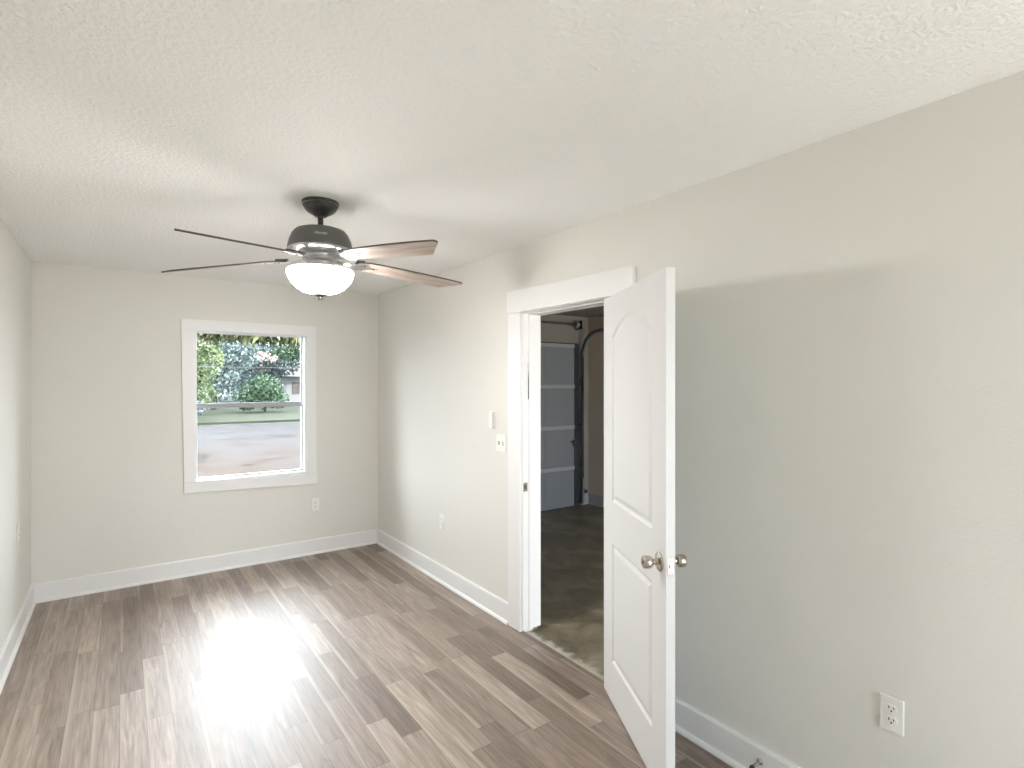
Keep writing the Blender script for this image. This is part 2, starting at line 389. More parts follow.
box(bm, XG, 2.6, YR-.15, YR, -.1, H); box(bm, 4.9, GX, YR-.15, YR, -.1, H); box(bm, 2.6, 4.9, YR-.15, YR, 2.1, H)  # rear opening added to bring daylight into the garage
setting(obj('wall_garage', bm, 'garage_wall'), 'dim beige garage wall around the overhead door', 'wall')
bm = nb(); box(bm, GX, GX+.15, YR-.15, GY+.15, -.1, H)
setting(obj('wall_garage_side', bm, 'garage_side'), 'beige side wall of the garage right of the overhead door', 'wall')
RX0, RX1, RZ0, RZ1 = 1.1, 1.98, .04, 2.12
bm = nb(); box(bm, XL, RX0, YR-.15, YR, -.1, H); box(bm, RX1, XR, YR-.15, YR, -.1, H); box(bm, RX0, RX1, YR-.15, YR, -.1, RZ0); box(bm, RX0, RX1, YR-.15, YR, RZ1, H)
setting(obj('wall_rear', bm, 'wall'), 'pale wall behind the viewer with a wide glass patio door', 'wall')

# unseen rear patio door, added to let daylight in behind the viewer
bm = nb()
for a in ((RX0, RX1, RZ0, RZ0+.04), (RX0, RX1, RZ1-.04, RZ1), (RX0, RX0+.04, RZ0+.04, RZ1-.04), (RX1-.04, RX1, RZ0+.04, RZ1-.04), (RX0+.04, RX1-.04, 1.0, 1.04)):
    box(bm, a[0], a[1], YR-.10, YR-.06, a[2], a[3])
o = setting(obj('window_2', bm, 'trim'), 'wide white-framed glass patio door behind the viewer', 'window')
bm = nb(); box(bm, RX0+.04, RX1-.04, YR-.082, YR-.078, RZ0+.04, RZ1-.04); obj('pane', bm, 'glass', o)

# ---------------------------------------------------------------- baseboards with shoe moulding
def base_profile():  # (distance from wall, height)
    return [(0, 0), (.031, 0), (.031, .006), (.029, .013), (.024, .019), (.016, .022), (.016, .128), (.012, .137), (0, .137)]
def baseboard(name, a, b, inward, label, z=0, m='trim'):
    a = Vector((*a, z)); b = Vector((*b, z)); n = Vector((*inward, 0)); bm = nb()
    A = [bm.verts.new(a + n*p + Vector((0, 0, q))) for p, q in base_profile()]
    B = [bm.verts.new(b + n*p + Vector((0, 0, q))) for p, q in base_profile()]
    k = len(A)
    for i in range(k): bm.faces.new([A[i], A[(i+1) % k], B[(i+1) % k], B[i]])
    bm.faces.new(A); bm.faces.new(B[::-1])
    return setting(obj(name, bm, m), label, 'baseboard')
baseboard('baseboard_left', (XL, YR), (XL, YB), (1, 0), 'white baseboard along the left wall')
baseboard('baseboard_back', (XL+.001, YB), (XR-.001, YB), (0, -1), 'white baseboard under the window on the end wall')
baseboard('baseboard_right', (XR, YB), (XR, DY1+.143), (-1, 0), 'white baseboard on the right wall between far corner and door casing')
baseboard('baseboard_right_near', (XR, DY0-.135), (XR, YR), (-1, 0), 'white baseboard on the right wall behind the open door')
baseboard('baseboard_garage', (GX, YR), (GX, GY), (-1, 0), 'pale baseboard on the garage side wall', GZ, 'garage_rail')
baseboard('baseboard_garage_front', (4.99, GY), (GX, GY), (0, -1), 'short pale baseboard beside the overhead door track', GZ, 'garage_rail')

# ---------------------------------------------------------------- door casing, jamb, stop, strike plate
root = bpy.data.objects.new('trim_1', None); COL.objects.link(root); root.location = (XR, (DY0+DY1)/2, 0)
setting(root, 'white painted casing and jamb around the doorway to the garage', 'door frame')
ry = (DY0+DY1)/2
def L_(bm):  # world -> local of root
    bmesh.ops.translate(bm, verts=bm.verts[:], vec=(-XR, -ry, 0)); return bm
bm = nb(); box(bm, XR-.021, XR, DY1+.010, DY1+.145, 0.0, 2.062, .002); obj('casing_board', L_(bm), 'trim', root)
bm = nb(); box(bm, XR-.021, XR, DY0-.130, DY0-.010, 0.0, 2.058, .002); obj('casing_board', L_(bm), 'trim', root)
bm = nb(); prism(bm, [(DY0-.140, 2.060), (DY1+.150, 2.0635), (DY1+.150, 2.211), (DY0-.140, 2.194)], XR-.025, XR, plane='YZ')
bmesh.ops.bevel(bm, geom=bm.edges[:], offset=.0015, segments=1, affect='EDGES')
obj('head_casing', L_(bm), 'trim', root)
bm = nb(); box(bm, XR-.006, XG+.006, DY1, DY1+.02, .012, 2.063, .001); obj('jamb', L_(bm), 'trim', root)
bm = nb(); box(bm, XR-.006, XG+.006, DY0-.02, DY0, .012, 2.063, .001); obj('jamb', L_(bm), 'trim', root)
bm = nb(); box(bm, XR-.006, XG+.006, DY0, DY1, 2.057, 2.0655, .001); obj('head_jamb', L_(bm), 'trim', root)
bm = nb(); box(bm, 2.150, XG+.004, DY1-.008, DY1, .012, 2.057, .0015); obj('door_stop', L_(bm), 'trim', root)
bm = nb(); box(bm, 2.150, XG+.004, DY0, DY0+.012, .012, 2.057, .0015); obj('door_stop', L_(bm), 'trim', root)
bm = nb(); box(bm, 2.150, XG+.004, DY0+.012, DY1-.008, 2.048, 2.057, .0015); obj('door_stop', L_(bm), 'trim', root)
# loose weather strip with a dark strip painted in for the shade behind it
bm = nb(); box(bm, 2.1455, 2.1505, DY1-.0035, DY1, 1.50, 1.735, 0, 0)
obj('gap', L_(bm), 'dark_gap', root)
bm = nb()
pts = [Vector((2.147 - .024*(1-(k/12))**1.5, DY1-.004, 1.50 + .30*k/12)) for k in range(13)]
for a, b in zip(pts, pts[1:]):
    q = [a, b, b+Vector((.004, 0, 0)), a+Vector((.004, 0, 0))]
    lo = [bm.verts.new(p) for p in q]; hi = [bm.verts.new(p+Vector((0, -.0025, 0))) for p in q]
    bm.faces.new(lo); bm.faces.new(hi[::-1])
    for i in range(4): bm.faces.new([lo[i], hi[i], hi[(i+1) % 4], lo[(i+1) % 4]])
o = obj('weather_strip', L_(bm), 'trim', root); o['label'] = 'strip peeling off the left door jamb'
bm = nb(); box(bm, 2.108, 2.140, DY1-.0025, DY1, .905, .962, .001, 0); box(bm, 2.114, 2.131, DY1-.0032, DY1-.0024, .920, .947, 0, 1)
obj('strike_plate', L_(bm), ['bronze', 'slot'], root)

# ---------------------------------------------------------------- door leaf (moulded two-panel, arched top panel)
LW, LT, LZ0, LZ1 = .803, .036, .012, 2.042
def offset_loop(pts, d):  # shrink a closed loop (ccw) by d
    n = len(pts); res = []
    for i in range(n):
        p0, p1, p2 = Vector(pts[i-1]), Vector(pts[i]), Vector(pts[(i+1) % n])
        e1, e2 = (p1-p0).normalized(), (p2-p1).normalized()
        n1, n2 = Vector((-e1.y, e1.x)), Vector((-e2.y, e2.x))
        m = (n1+n2); m = m/max(m.dot(n1), .3)
        res.append(tuple(p1+m*d))
    return res
def arch_panel(u0, u1, z0, zs, zp, n=22):
    hw = (u1-u0)/2; rise = zp-zs; R = (hw*hw+rise*rise)/(2*rise); cu, cz = (u0+u1)/2, zp-R; a = math.asin(hw/R)
    pts = [(u0, z0), (u1, z0)]
    for k in range(n+1):
        t = a - 2*a*k/n; pts.append((cu+R*math.sin(t), cz+R*math.cos(t)))
    return pts
def leaf_face(bm, y, sgn):
    loops = [arch_panel(.140, .663, 1.015, 1.835, 1.922), [(.140, .215), (.663, .215), (.663, .805), (.140, .805)]]
    outer = [bm.verts.new((u, y, z)) for u, z in ((0, LZ0), (LW, LZ0), (LW, LZ1), (0, LZ1))]
    edges = [bm.edges.new((outer[i], outer[(i+1) % 4])) for i in range(4)]
    for lp in loops:
        prof = [(0, 0), (.003, .0025), (.010, .0065), (.016, .0075), (.020, .0070), (.034, .0025), (.040, .0015)]
        prev = None
        for d, dep in prof:
            ring = [bm.verts.new((u, y+sgn*dep, z)) for u, z in (offset_loop(lp, d) if d else lp)]
            if prev is None: edges += [bm.edges.new((ring[i], ring[(i+1) % len(ring)])) for i in range(len(ring))]
            else:
                for i in range(len(ring)):
                    j = (i+1) % len(ring); f = bm.faces.new([prev[i], prev[j], ring[j], ring[i]])
            prev = ring
        bm.faces.new(prev)
    bmesh.ops.triangle_fill(bm, use_beauty=True, use_dissolve=False, edges=edges)
    return outer
bm = nb()
A = leaf_face(bm, 0, 1); B = leaf_face(bm, LT, -1)
for i in range(4):
    j = (i+1) % 4; bm.faces.new([A[i], A[j], B[j], B[i]])
bmesh.ops.remove_doubles(bm, verts=bm.verts[:], dist=1e-6)
leaf = obj('door_1', bm, 'door')
ang = math.atan2(-.8808, -.4734)
leaf.location = (2.055, 2.053, 0); leaf.rotation_euler = (0, 0, ang)
# local +y (thickness) of the leaf must point away from the visible face
setting(leaf, 'white two-panel interior door standing open against the right wall', 'door')
KU, KZ = .742, .909
def knob(sgn, y0):
    b = nb()
    lathe(b, [(0, 0), (.037, 0), (.0375, .003), (.035, .006), (.026, .009), (.015, .012), (.0125, .016), (.0120, .028), (.016, .031), (.0210, .034), (.0242, .040), (.0250, .048), (.0245, .060), (.0228, .066), (.019, .069), (.006, .0695), (.006, .072), (0, .072)], 40, axis='Y')
    if sgn < 0: bmesh.ops.rotate(b, verts=b.verts[:], cent=(0, 0, 0), matrix=Matrix.Rotation(PI, 3, 'Z'))
    bmesh.ops.translate(b, verts=b.verts[:], vec=(KU, y0, KZ))
    o = smooth(obj('knob', b, 'nickel', leaf), 30); o['label'] = 'satin nickel round door knob'
knob(-1, 0); knob(1, LT)
bm = nb(); box(bm, LW-.0005, LW+.0018, .006, .030, KZ-.028, KZ+.028, .0008)
box(bm, LW+.0015, LW+.008, .012, .024, KZ-.008, KZ+.008, .002)
lathe(bm, [(0, 0), (.003, 0), (.0025, .001), (0, .001)], 12, (LW+.0018, .018, KZ+.020), 1, 'X'); lathe(bm, [(0, 0), (.003, 0), (.0025, .001), (0, .001)], 12, (LW+.0018, .018, KZ-.020), 1, 'X')
obj('latch_plate', bm, ['nickel', 'bronze'], leaf)
for hz in (.25, 1.05, 1.82):
    b = nb(); tube(b, [(-.006, LT+.006, hz-.045), (-.006, LT+.006, hz+.045)], .006, 12)
    box(b, -.003, 0, LT-.030, LT+.004, hz-.045, hz+.045)
    obj('hinge', b, 'nickel', leaf)

# ---------------------------------------------------------------- window in the end wall
win = bpy.data.objects.new('window_1', None); COL.objects.link(win); win.location = (.955, YB, .69)
setting(win, 'white framed single-hung window in the end wall looking onto pavement and trees', 'window')
def wl(bm): bmesh.ops.translate(bm, verts=bm.verts[:], vec=(-.955, -YB, -.69)); return bm
y0 = YB-.020
O = [(.397, 2.141), (1.489, 2.141), (1.501, .660), (.419, .692)]
I = [(.490, 2.054), (1.403, 2.052), (1.409, .764), (.508, .781)]
def board(name, pts):
    b = nb(); prism(b, pts, y0, YB, plane='XZ'); bmesh.ops.bevel(b, geom=b.edges[:], offset=.0015, segments=1, affect='EDGES')
    obj(name, wl(b), 'trim', win)
board('casing_board', [O[0], O[1], (O[1][0]+.0006, I[1][1]), (O[0][0]+.001, I[0][1])])
board('casing_board', [(O[0][0]+.001, I[0][1]-.0008), (I[0][0], I[0][1]-.0008), I[3], (O[3][0]-.001, I[3][1])])
board('casing_board', [(I[1][0], I[1][1]-.0008), (O[1][0]+.001, I[1][1]-.0008), (O[2][0]-.001, I[2][1]), I[2]])
board('casing_board', [(O[3][0]-.001, I[3][1]-.0008), I[3], (I[2][0], I[2][1]-.0008), (O[2][0]-.001, I[2][1]-.0008), O[2], O[3]])
# lining of the opening and outer frame
b = nb()
for a in ((WX0-.004, WX0+.012, WZ0, WZ1), (WX1-.012, WX1+.0, WZ0, WZ1)): box(b, a[0], a[1], YB-.001, YB+.158, a[2], a[3])
for a in ((WZ0-.002, WZ0+.014), (WZ1-.010, WZ1)): box(b, WX0+.012, WX1-.012, YB-.001, YB+.158, a[0], a[1])
obj('frame_lining', wl(b), 'trim', win)
fx0, fx1, fz0, fz1 = WX0+.012, WX1-.012, WZ0+.014, WZ1-.010
MR = 1.408  # bottom of the meeting rail
def sash(name, z0, z1, yy, mz, rail):
    b = nb(); s = .014
    box(b, fx0, fx0+s, yy, yy+.022, z0, z1, .001); box(b, fx1-s, fx1, yy, yy+.022, z0, z1, .001)
    box(b, fx0+s, fx1-s, yy, yy+.022, z0, z0+rail[0], .001, 1 if rail[0] > .015 else 0); box(b, fx0+s, fx1-s, yy, yy+.022, z1-rail[1], z1, .001, 1 if rail[1] > .015 else 0)
    o = obj(name, wl(b), ['sash_white', 'sash_grey'], win)
    b = nb(); box(b, fx0+s, fx1-s, yy+.009, yy+.012, z0+rail[0], z1-rail[1]); obj('pane', wl(b), 'glass', o)
    if mz:
        b = nb(); box(b, fx0+s, fx1-s, yy+.002, yy+.018, mz-.004, mz+.004, .001); obj('muntin', wl(b), 'sash_grey', o)
M['sash_grey'] = mat('grey_sash_rail', (.34, .35, .37), .5)  # white rails painted grey for their backlit shade
M['sash_white'] = mat('white_vinyl', (.72, .74, .76), .35)
sash('sash', MR, fz1, YB+.095, 1.750, (.026, .010))
sash('sash', fz0, MR+.002, YB+.068, None, (.012, .020))
b = nb(); box(b, .93, .97, YB+.058, YB+.068, MR-.002, MR+.010, .002); obj('sash_lock', wl(b), 'sash_grey', win)
b = nb(); box(b, fx0+.30, fx1-.004, YB+.066, YB+.0675, fz0+.001, fz0+.008); obj('gap', wl(b), 'dark_gap', win)  # dark strip painted in for the shade below the sash

# ---------------------------------------------------------------- outlets, switch, box on the walls
def wall_item(o, wall, y=None, x=None, z=0):
    if wall == 'right': o.location = (XR, y, z); o.rotation_euler = (0, 0, -PI/2)
    if wall == 'left': o.location = (XL, y, z); o.rotation_euler = (0, 0, PI/2)
    if wall == 'back': o.location = (x, YB, z); o.rotation_euler = (0, 0, 0)
    # local frame: plate in XZ, room side is -Y
def make_outlet(name='wall_outlet'):
    t = bpy.data.objects.new(name, None); COL.objects.link(t)
    b = nb(); box(b, -.0355, .0355, -.0062, 0, -.0575, .0575, .0035); obj('cover_plate', b, 'plastic', t)
    for s in (-1, 1):
        b = nb(); pts = []
        for k in range(28):
            a = 2*PI*k/28; xx, zz = .0172*math.cos(a), max(-.0135, min(.0135, .0172*math.sin(a))); pts.append((xx, zz+s*.0195))
        prism(b, pts, -.0082, -.003, plane='XZ', mi=0)
        box(b, -.0082, -.0056, -.0086, -.0080, s*.0195-.001, s*.0195+.0085, 0, 1)
        box(b, .0056, .0082, -.0086, -.0080, s*.0195, s*.0195+.0075, 0, 1)
        lathe(b, [(0, 0), (.0030, 0), (.0030, .0005), (0, .0005)], 14, (0, -.0086, s*.0195-.0075), 1, 'Y')
        obj('receptacle', b, ['plastic', 'slot'], t)
    b = nb(); lathe(b, [(0, -.0015), (.0028, -.001), (.003, 0), (0, 0)], 14, (0, -.0062, 0), 0, 'Y'); obj('screw', b, 'silver', t)
    return t
G_OUT = 'duplex outlets on the walls'
o = make_outlet(); tag(o, 'white duplex outlet low on the right wall near the viewer, right of the open door', 'outlet', G_OUT); wall_item(o, 'right', y=.755, z=.491)
for wl_, kw, lab in (('right', dict(y=3.928, z=.489), 'white duplex outlet low on the right wall between far corner and door casing'),
                     ('back', dict(x=1.487, z=.460), 'white duplex outlet on the end wall below the right side of the window'),
                     ('left', dict(y=4.66, z=.66), 'white outlet on the bright left wall near the far left corner')):
    c = copy_tree(o); c['label'] = lab; wall_item(c, wl_, **kw)
# switch
t = thing('light_switch', 'small white light switch plate beside the door casing', 'light switch'); wall_item(t, 'right', y=3.078, z=1.196)
b = nb(); box(b, -.057, .057, -.0065, 0, -.0575, .0575, .0035); obj('cover_plate', b, 'plastic', t)
for sx in (-.023, .023):
    b = nb(); box(b, sx-.0055, sx+.0055, -.0078, -.006, -.0125, .0125, .0006, 0)
    prism(b, [(-.0072, -.004), (-.018, .004 if sx < 0 else -.010), (-.017, .010 if sx < 0 else -.004), (-.0072, .006)], sx-.004, sx+.004, plane='YZ', mi=1)
    lathe(b, [(0, -.0012), (.0026, -.001), (.003, 0), (0, 0)], 12, (sx, -.0065, .030), 1, 'Y'); lathe(b, [(0, -.0012), (.0026, -.001), (.003, 0), (0, 0)], 12, (sx, -.0065, -.030), 1, 'Y')
    obj('toggle', b, ['slot', 'plastic'], t)
t = thing('wall_control_box', 'narrow white box mounted on the wall above the light switch', 'wall control'); wall_item(t, 'right', y=3.175, z=1.352)
b = nb(); box(b, -.024, .024, -.006, 0, -.060, .060, .002); obj('back_plate', b, 'plastic', t)
b = nb(); box(b, -.021, .021, -.028, -.006, -.056, .056, .004); obj('housing', b, 'plastic', t)
# spring door stop on the near baseboard
t = thing('baseboard_door_bumper', 'small spring door bumper screwed to the baseboard behind the open door', 'door stop'); t.location = (XR-.016, 1.215, .078); t.rotation_euler = (0, 0, 0)
b = nb(); lathe(b, [(0, 0), (.014, 0), (.012, -.004), (.005, -.006), (0, -.006)], 20, (0, 0, 0), 0, 'X'); obj('base', b, 'nickel', t)
b = nb(); tube(b, [(-.006 - .045*k/120, .0055*math.cos(k*.6), .0055*math.sin(k*.6)) for k in range(121)], .0012, 6); obj('spring', b, 'nickel', t)
b = nb(); lathe(b, [(0, -.050), (.008, -.050), (.009, -.056), (.007, -.064), (0, -.065)], 16, (0, 0, 0), 0, 'X'); obj('rubber_tip', b, 'rubber', t)
# ---------------------------------------------------------------- ceiling fan
FX, FY = .801, 2.757
FS = 1.0226
fan = thing('ceiling_fan', 'dark five-blade ceiling fan with washed wood blades and lit white glass bowl', 'ceiling fan', (FX, FY, H))
def fz(z): return z-H if z > 2.421 else 1.6+(z-1.6)*FS-H
def lat(name, prof, m, parent=None, seg=64, ang=35, mi=0):
    b = nb(); lathe(b, [(r, fz(z)) for r, z in prof], seg); return smooth(obj(name, b, m, parent or fan), ang)
lat('canopy', [(0, 2.5), (.087, 2.5), (.088, 2.4975), (.0875, 2.487), (.085, 2.483), (.083, 2.477), (.076, 2.466), (.066, 2.453), (.050, 2.443), (.041, 2.438), (.034, 2.434), (.028, 2.428), (.0150, 2.4255), (0, 2.4255)], 'black')
b = nb(); lathe(b, [(.0865, 2.4845-H), (.0882, 2.483-H), (.0862, 2.4815-H), (.0845, 2.483-H), (.0865, 2.4845-H)], 64); smooth(obj('canopy_ring', b, 'silver', fan))
lat('downrod', [(0, 2.430), (.0135, 2.430), (.0135, 2.36), (.021, 2.358), (.021, 2.345), (0, 2.345)], 'black')
housing = lat('motor_housing', [(0, 2.348), (.060, 2.348), (.098, 2.3455), (.119, 2.338), (.134, 2.320), (.146, 2.292), (.153, 2.264), (.154, 2.251), (.151, 2.248), (0, 2.248)], 'graphite')
lat('silver_band', [(0, 2.249), (.1515, 2.249), (.1525, 2.245), (.149, 2.240), (.139, 2.234), (.124, 2.226), (.100, 2.219), (0, 2.219)], 'silver')
lat('flywheel', [(0, 2.220), (.085, 2.220), (.088, 2.211), (.080, 2.197), (.062, 2.190), (.062, 2.172), (0, 2.172)], 'silver')
lat('light_fitter', [(0, 2.173), (.062, 2.173), (.075, 2.168), (.120, 2.164), (.145, 2.158), (.149, 2.1492), (.141, 2.1488), (.140, 2.145), (0, 2.145)], 'silver')
b = nb()
prof = [(.146, 2.1485), (.155, 2.1485), (.1580, 2.144), (.1575, 2.136), (.1540, 2.120), (.146, 2.102), (.132, 2.083), (.112, 2.064), (.087, 2.049), (.058, 2.040), (.030, 2.036), (0, 2.035)]
inner = [(0, 2.039), (.030, 2.040), (.058, 2.044), (.085, 2.053), (.109, 2.068), (.128, 2.086), (.142, 2.104), (.150, 2.121), (.1535, 2.137), (.146, 2.143), (.146, 2.1485)]
lathe(b, [(r, fz(z)) for r, z in prof+inner], 64); bowl = smooth(obj('glass_bowl', b, 'bowl', fan), 60)
lat('finial', [(0, 2.038), (.036, 2.036), (.037, 2.032), (.028, 2.027), (.014, 2.024), (.010, 2.020), (.011, 2.012), (.008, 2.006), (0, 2.005)], 'bronze', None, 32)
# maker's script on the housing
cu = bpy.data.curves.new('logo_text', 'FONT'); cu.body = 'Hunter'; cu.size = .020; cu.shear = .35; cu.extrude = .0004; cu.align_x = 'CENTER'
tmp = bpy.data.objects.new('logo_text', cu); COL.objects.link(tmp); dg = bpy.context.evaluated_depsgraph_get()
me = bpy.data.meshes.new_from_object(tmp.evaluated_get(dg)); bpy.data.objects.remove(tmp); bpy.data.curves.remove(cu)
a0 = math.radians(-106)
for v in me.vertices:
    r = .148 + (v.co.z+.0004) + .0006 + (.0135-v.co.y)*.25
    a = a0 + v.co.x/.150; v.co = (r*math.cos(a), r*math.sin(a), fz(2.289+v.co.y))
lo = bpy.data.objects.new('logo_lettering', me); COL.objects.link(lo); me.materials.append(M['logo']); lo.parent = housing
# blades
def blade_outline():
    pts = [(.185, -.040), (.25, -.054), (.35, -.061), (.50, -.066), (.62, -.067), (.70, -.066)]
    for k in range(6): a = -PI/2 + (PI/2+.35)*k/5; pts.append((.788+.016*math.cos(a), -.046+.016*math.sin(a)))
    for k in range(6): a = .35 + (PI/2-.35)*k/5; pts.append((.688+.018*math.cos(a), .048+.018*math.sin(a)))
    pts += [(.62, .067), (.50, .065), (.35, .060), (.25, .053), (.185, .040)]
    return [(r, t*.87) for r, t in pts]
def blade_z(r, t): return -t*math.tan(math.radians(13)) - max(0, r-.25)*.075
BZ = fz(2.198)
def warp(bm, base=0):
    for v in bm.verts: v.co.z += BZ + base + blade_z(v.co.x, v.co.y)
def make_blade():
    b = nb(); prism(b, blade_outline(), -.004, .004, 0, 'XY', 1); bmesh.ops.triangulate(b, faces=[f for f in b.faces if len(f.verts) > 4]); warp(b)
    bl = obj('blade', b, ['blade', 'edge'], fan)
    b = nb()
    prism(b, [(.07, -.018), (.12, -.014), (.165, -.022), (.20, -.038), (.235, -.036), (.25, -.022), (.245, -.010), (.29, -.008), (.30, 0), (.29, .008), (.245, .010), (.25, .022), (.235, .036), (.20, .038), (.165, .022), (.12, .014), (.07, .018)], -.0075, -.0035, 0)
    for sx, sy in ((.222, -.024), (.222, .024), (.278, 0)):
        lathe(b, [(0, 0), (.005, 0), (.004, -.003), (0, -.003)], 12, (sx, sy, -.0075), 1)
    bmesh.ops.triangulate(b, faces=[f for f in b.faces if len(f.verts) > 4]); warp(b)
    for v in b.verts:
        if v.co.x < .15: v.co.z += (.15-v.co.x)*.18
    obj('blade_iron', b, ['silver', 'dark_steel'], bl)
    b = nb(); prism(b, [(.178, -.036), (.215, -.040), (.215, .040), (.178, .036)], .003, .012, 0); warp(b); obj('blade_root_clip', b, 'dark_steel', bl)
    return bl
bl0 = make_blade()
for k, (a, sag) in enumerate(((2.5, 0), (74.5, .5), (146.5, 1.6), (218.5, 1.9), (290.5, 0))):
    bl = bl0 if k == 0 else copy_tree(bl0, fan)
    bl.rotation_euler = (0, math.radians(sag), math.radians(a))

# ---------------------------------------------------------------- garage overhead door
gx0, gx1 = 2.48, 4.93
gd = bpy.data.objects.new('door_2', None); COL.objects.link(gd); gd.location = ((gx0+gx1)/2, GY-.02, GZ)
setting(gd, 'grey sectional overhead garage door at the far end of the garage', 'garage door')
def gl(bm): bmesh.ops.translate(bm, verts=bm.verts[:], vec=(-(gx0+gx1)/2, -(GY-.02), -GZ)); return bm
sh = .533; yf = GY-.045
for k in range(4):
    z0 = GZ+.004+k*sh; z1 = z0+sh; b = nb()
    box(b, gx0, gx1, yf+.012, GY-.003, z0, z1, 0, 0)
    # raised stiles and rails around two recessed fields
    box(b, gx0, gx1, yf, yf+.012, z0, z0+.045, .002, 0)
    nP = 4; wP = (gx1-gx0)/nP
    for i in range(nP+1):
        xc = gx0+i*wP; xa = max(gx0, xc-.04); xb = min(gx1, xc+.04); box(b, xa, xb, yf, yf+.012, z0+.045, z1-.045, 0, 0)
    for i in range(nP):
        xa = gx0+i*wP+.06; xb = gx0+(i+1)*wP-.06
        box(b, xa, xb, yf+.004, yf+.0125, z0+.085, z1-.085, .004, 0)
    sec = obj('section', gl(b), ['garage_grey', 'garage_rail'], gd)
    b = nb(); box(b, gx0+.002, gx1-.075, yf-.010, yf+.004, z1-.045, z1, .003)
    obj('rail', gl(b), 'garage_rail', sec)
    b = nb(); box(b, gx1-.075, gx1, yf-.008, yf+.001, z0, z1, .001); obj('end_stile', gl(b), 'dark_steel', sec)
    b = nb(); box(b, gx1-.060, gx1-.01, yf-.016, yf-.008, z0-.03 if k else z0+.03, z0+.03 if k else z0+.09, .002)
    tube(b, [(gx1-.03, yf-.022, z0+.01 if k else z0+.05), (gx1+.045, yf-.022, z0+.01 if k else z0+.05)], .006, 8)
    obj('roller_hinge', gl(b), 'dark_steel', sec)
b = nb(); box(b, gx0, gx1, yf+.005, GY-.004, GZ+2.132, GZ+2.150); obj('top_seal', gl(b), 'rubber', gd)
b = nb(); box(b, gx0, gx1, yf-.004, GY-.002, GZ-.0, GZ+.012); obj('bottom_seal', gl(b), 'rubber', gd)
b = nb(); box(b, gx1-.11, gx1-.055, yf-.030, yf-.009, .79, .87, .004); tube(b, [(gx1-.16, yf-.024, .845), (gx1-.02, yf-.024, .845)], .007, 8); tube(b, [(gx1-.09, yf-.02, .80), (gx1-.09, yf-.045, .74)], .006, 8)
obj('slide_lock', gl(b), 'dark_steel', gd)
# track
tx = 4.975
path = [(tx, GY-.065, GZ+.02), (tx, GY-.065, 1.97)] + [(tx, GY-.065-.32*(1-math.cos(a*PI/20)), 1.97+.32*math.sin(a*PI/20)) for a in range(1, 10)] + [(tx, GY-.385, 2.29), (tx, 2.9, 2.30)]
b = nb(); pr = [(-.012, -.026), (.014, -.026), (.014, .026), (-.012, .026), (-.012, .022), (.010, .022), (.010, -.022), (-.012, -.022)]
sweep(b, path, pr, (1, 0, 0))
tr = tag(obj('garage_door_track', b, 'track'), 'curved metal track running up beside the grey garage door', 'door track')
for zz in (.35, 1.0, 1.65):
    b = nb(); box(b, tx+.014, tx+.018, GY-.085, GY-.001, zz-.03, zz+.03); obj('bracket', b, 'track', tr)
b = nb(); box(b, tx-.004, tx+.002, GY-.10, GY-.085, .35, 1.97); obj('inner_flange', b, 'dark_steel', tr)
# torsion shaft
ts = thing('torsion_shaft', 'thin steel shaft on a bracket above the garage door', 'shaft', (3.7, GY-.10, 2.375))
b = nb(); tube(b, [(-1.22, 0, 0), (1.24, 0, 0)], .013, 12); obj('shaft', b, 'track', ts)
b = nb(); box(b, 1.20, 1.206, -.045, .098, -.055, .055, .002); box(b, 1.206, 1.25, .09, .098, -.055, .055, .002); obj('end_bracket', b, 'dark_steel', ts)
b = nb(); lathe(b, [(0, -.02), (.05, -.02), (.052, -.012), (.036, -.008), (.036, .012), (.05, .018), (0, .018)], 28, (1.14, 0, 0), 0, 'X'); obj('cable_drum', b, 'track', ts)
b = nb(); box(b, -1.25, -1.244, -.045, .098, -.055, .055, .002); obj('end_bracket', b, 'dark_steel', ts)
# little things by the track
t = thing('safety_sensor', 'small black sensor low on the garage wall beside the track', 'sensor', (5.06, GY, .155))
b = nb(); box(b, -.045, .045, -.035, -.004, -.02, .02, .004); obj('housing', b, 'rubber', t)
b = nb(); box(b, -.03, .03, -.004, 0, -.03, .03, .001); obj('mount', b, 'dark_steel', t)
t = thing('junction_box', 'small brown box mounted on the garage side wall', 'junction box', (GX, 4.98, 1.36))
b = nb(); box(b, -.03, 0, -.045, .045, -.055, .055, .003); obj('box_body', b, 'brown_box', t)
b = nb(); box(b, -.036, -.029, -.040, .040, -.05, .05, .002); obj('lid', b, 'brown_box', t)

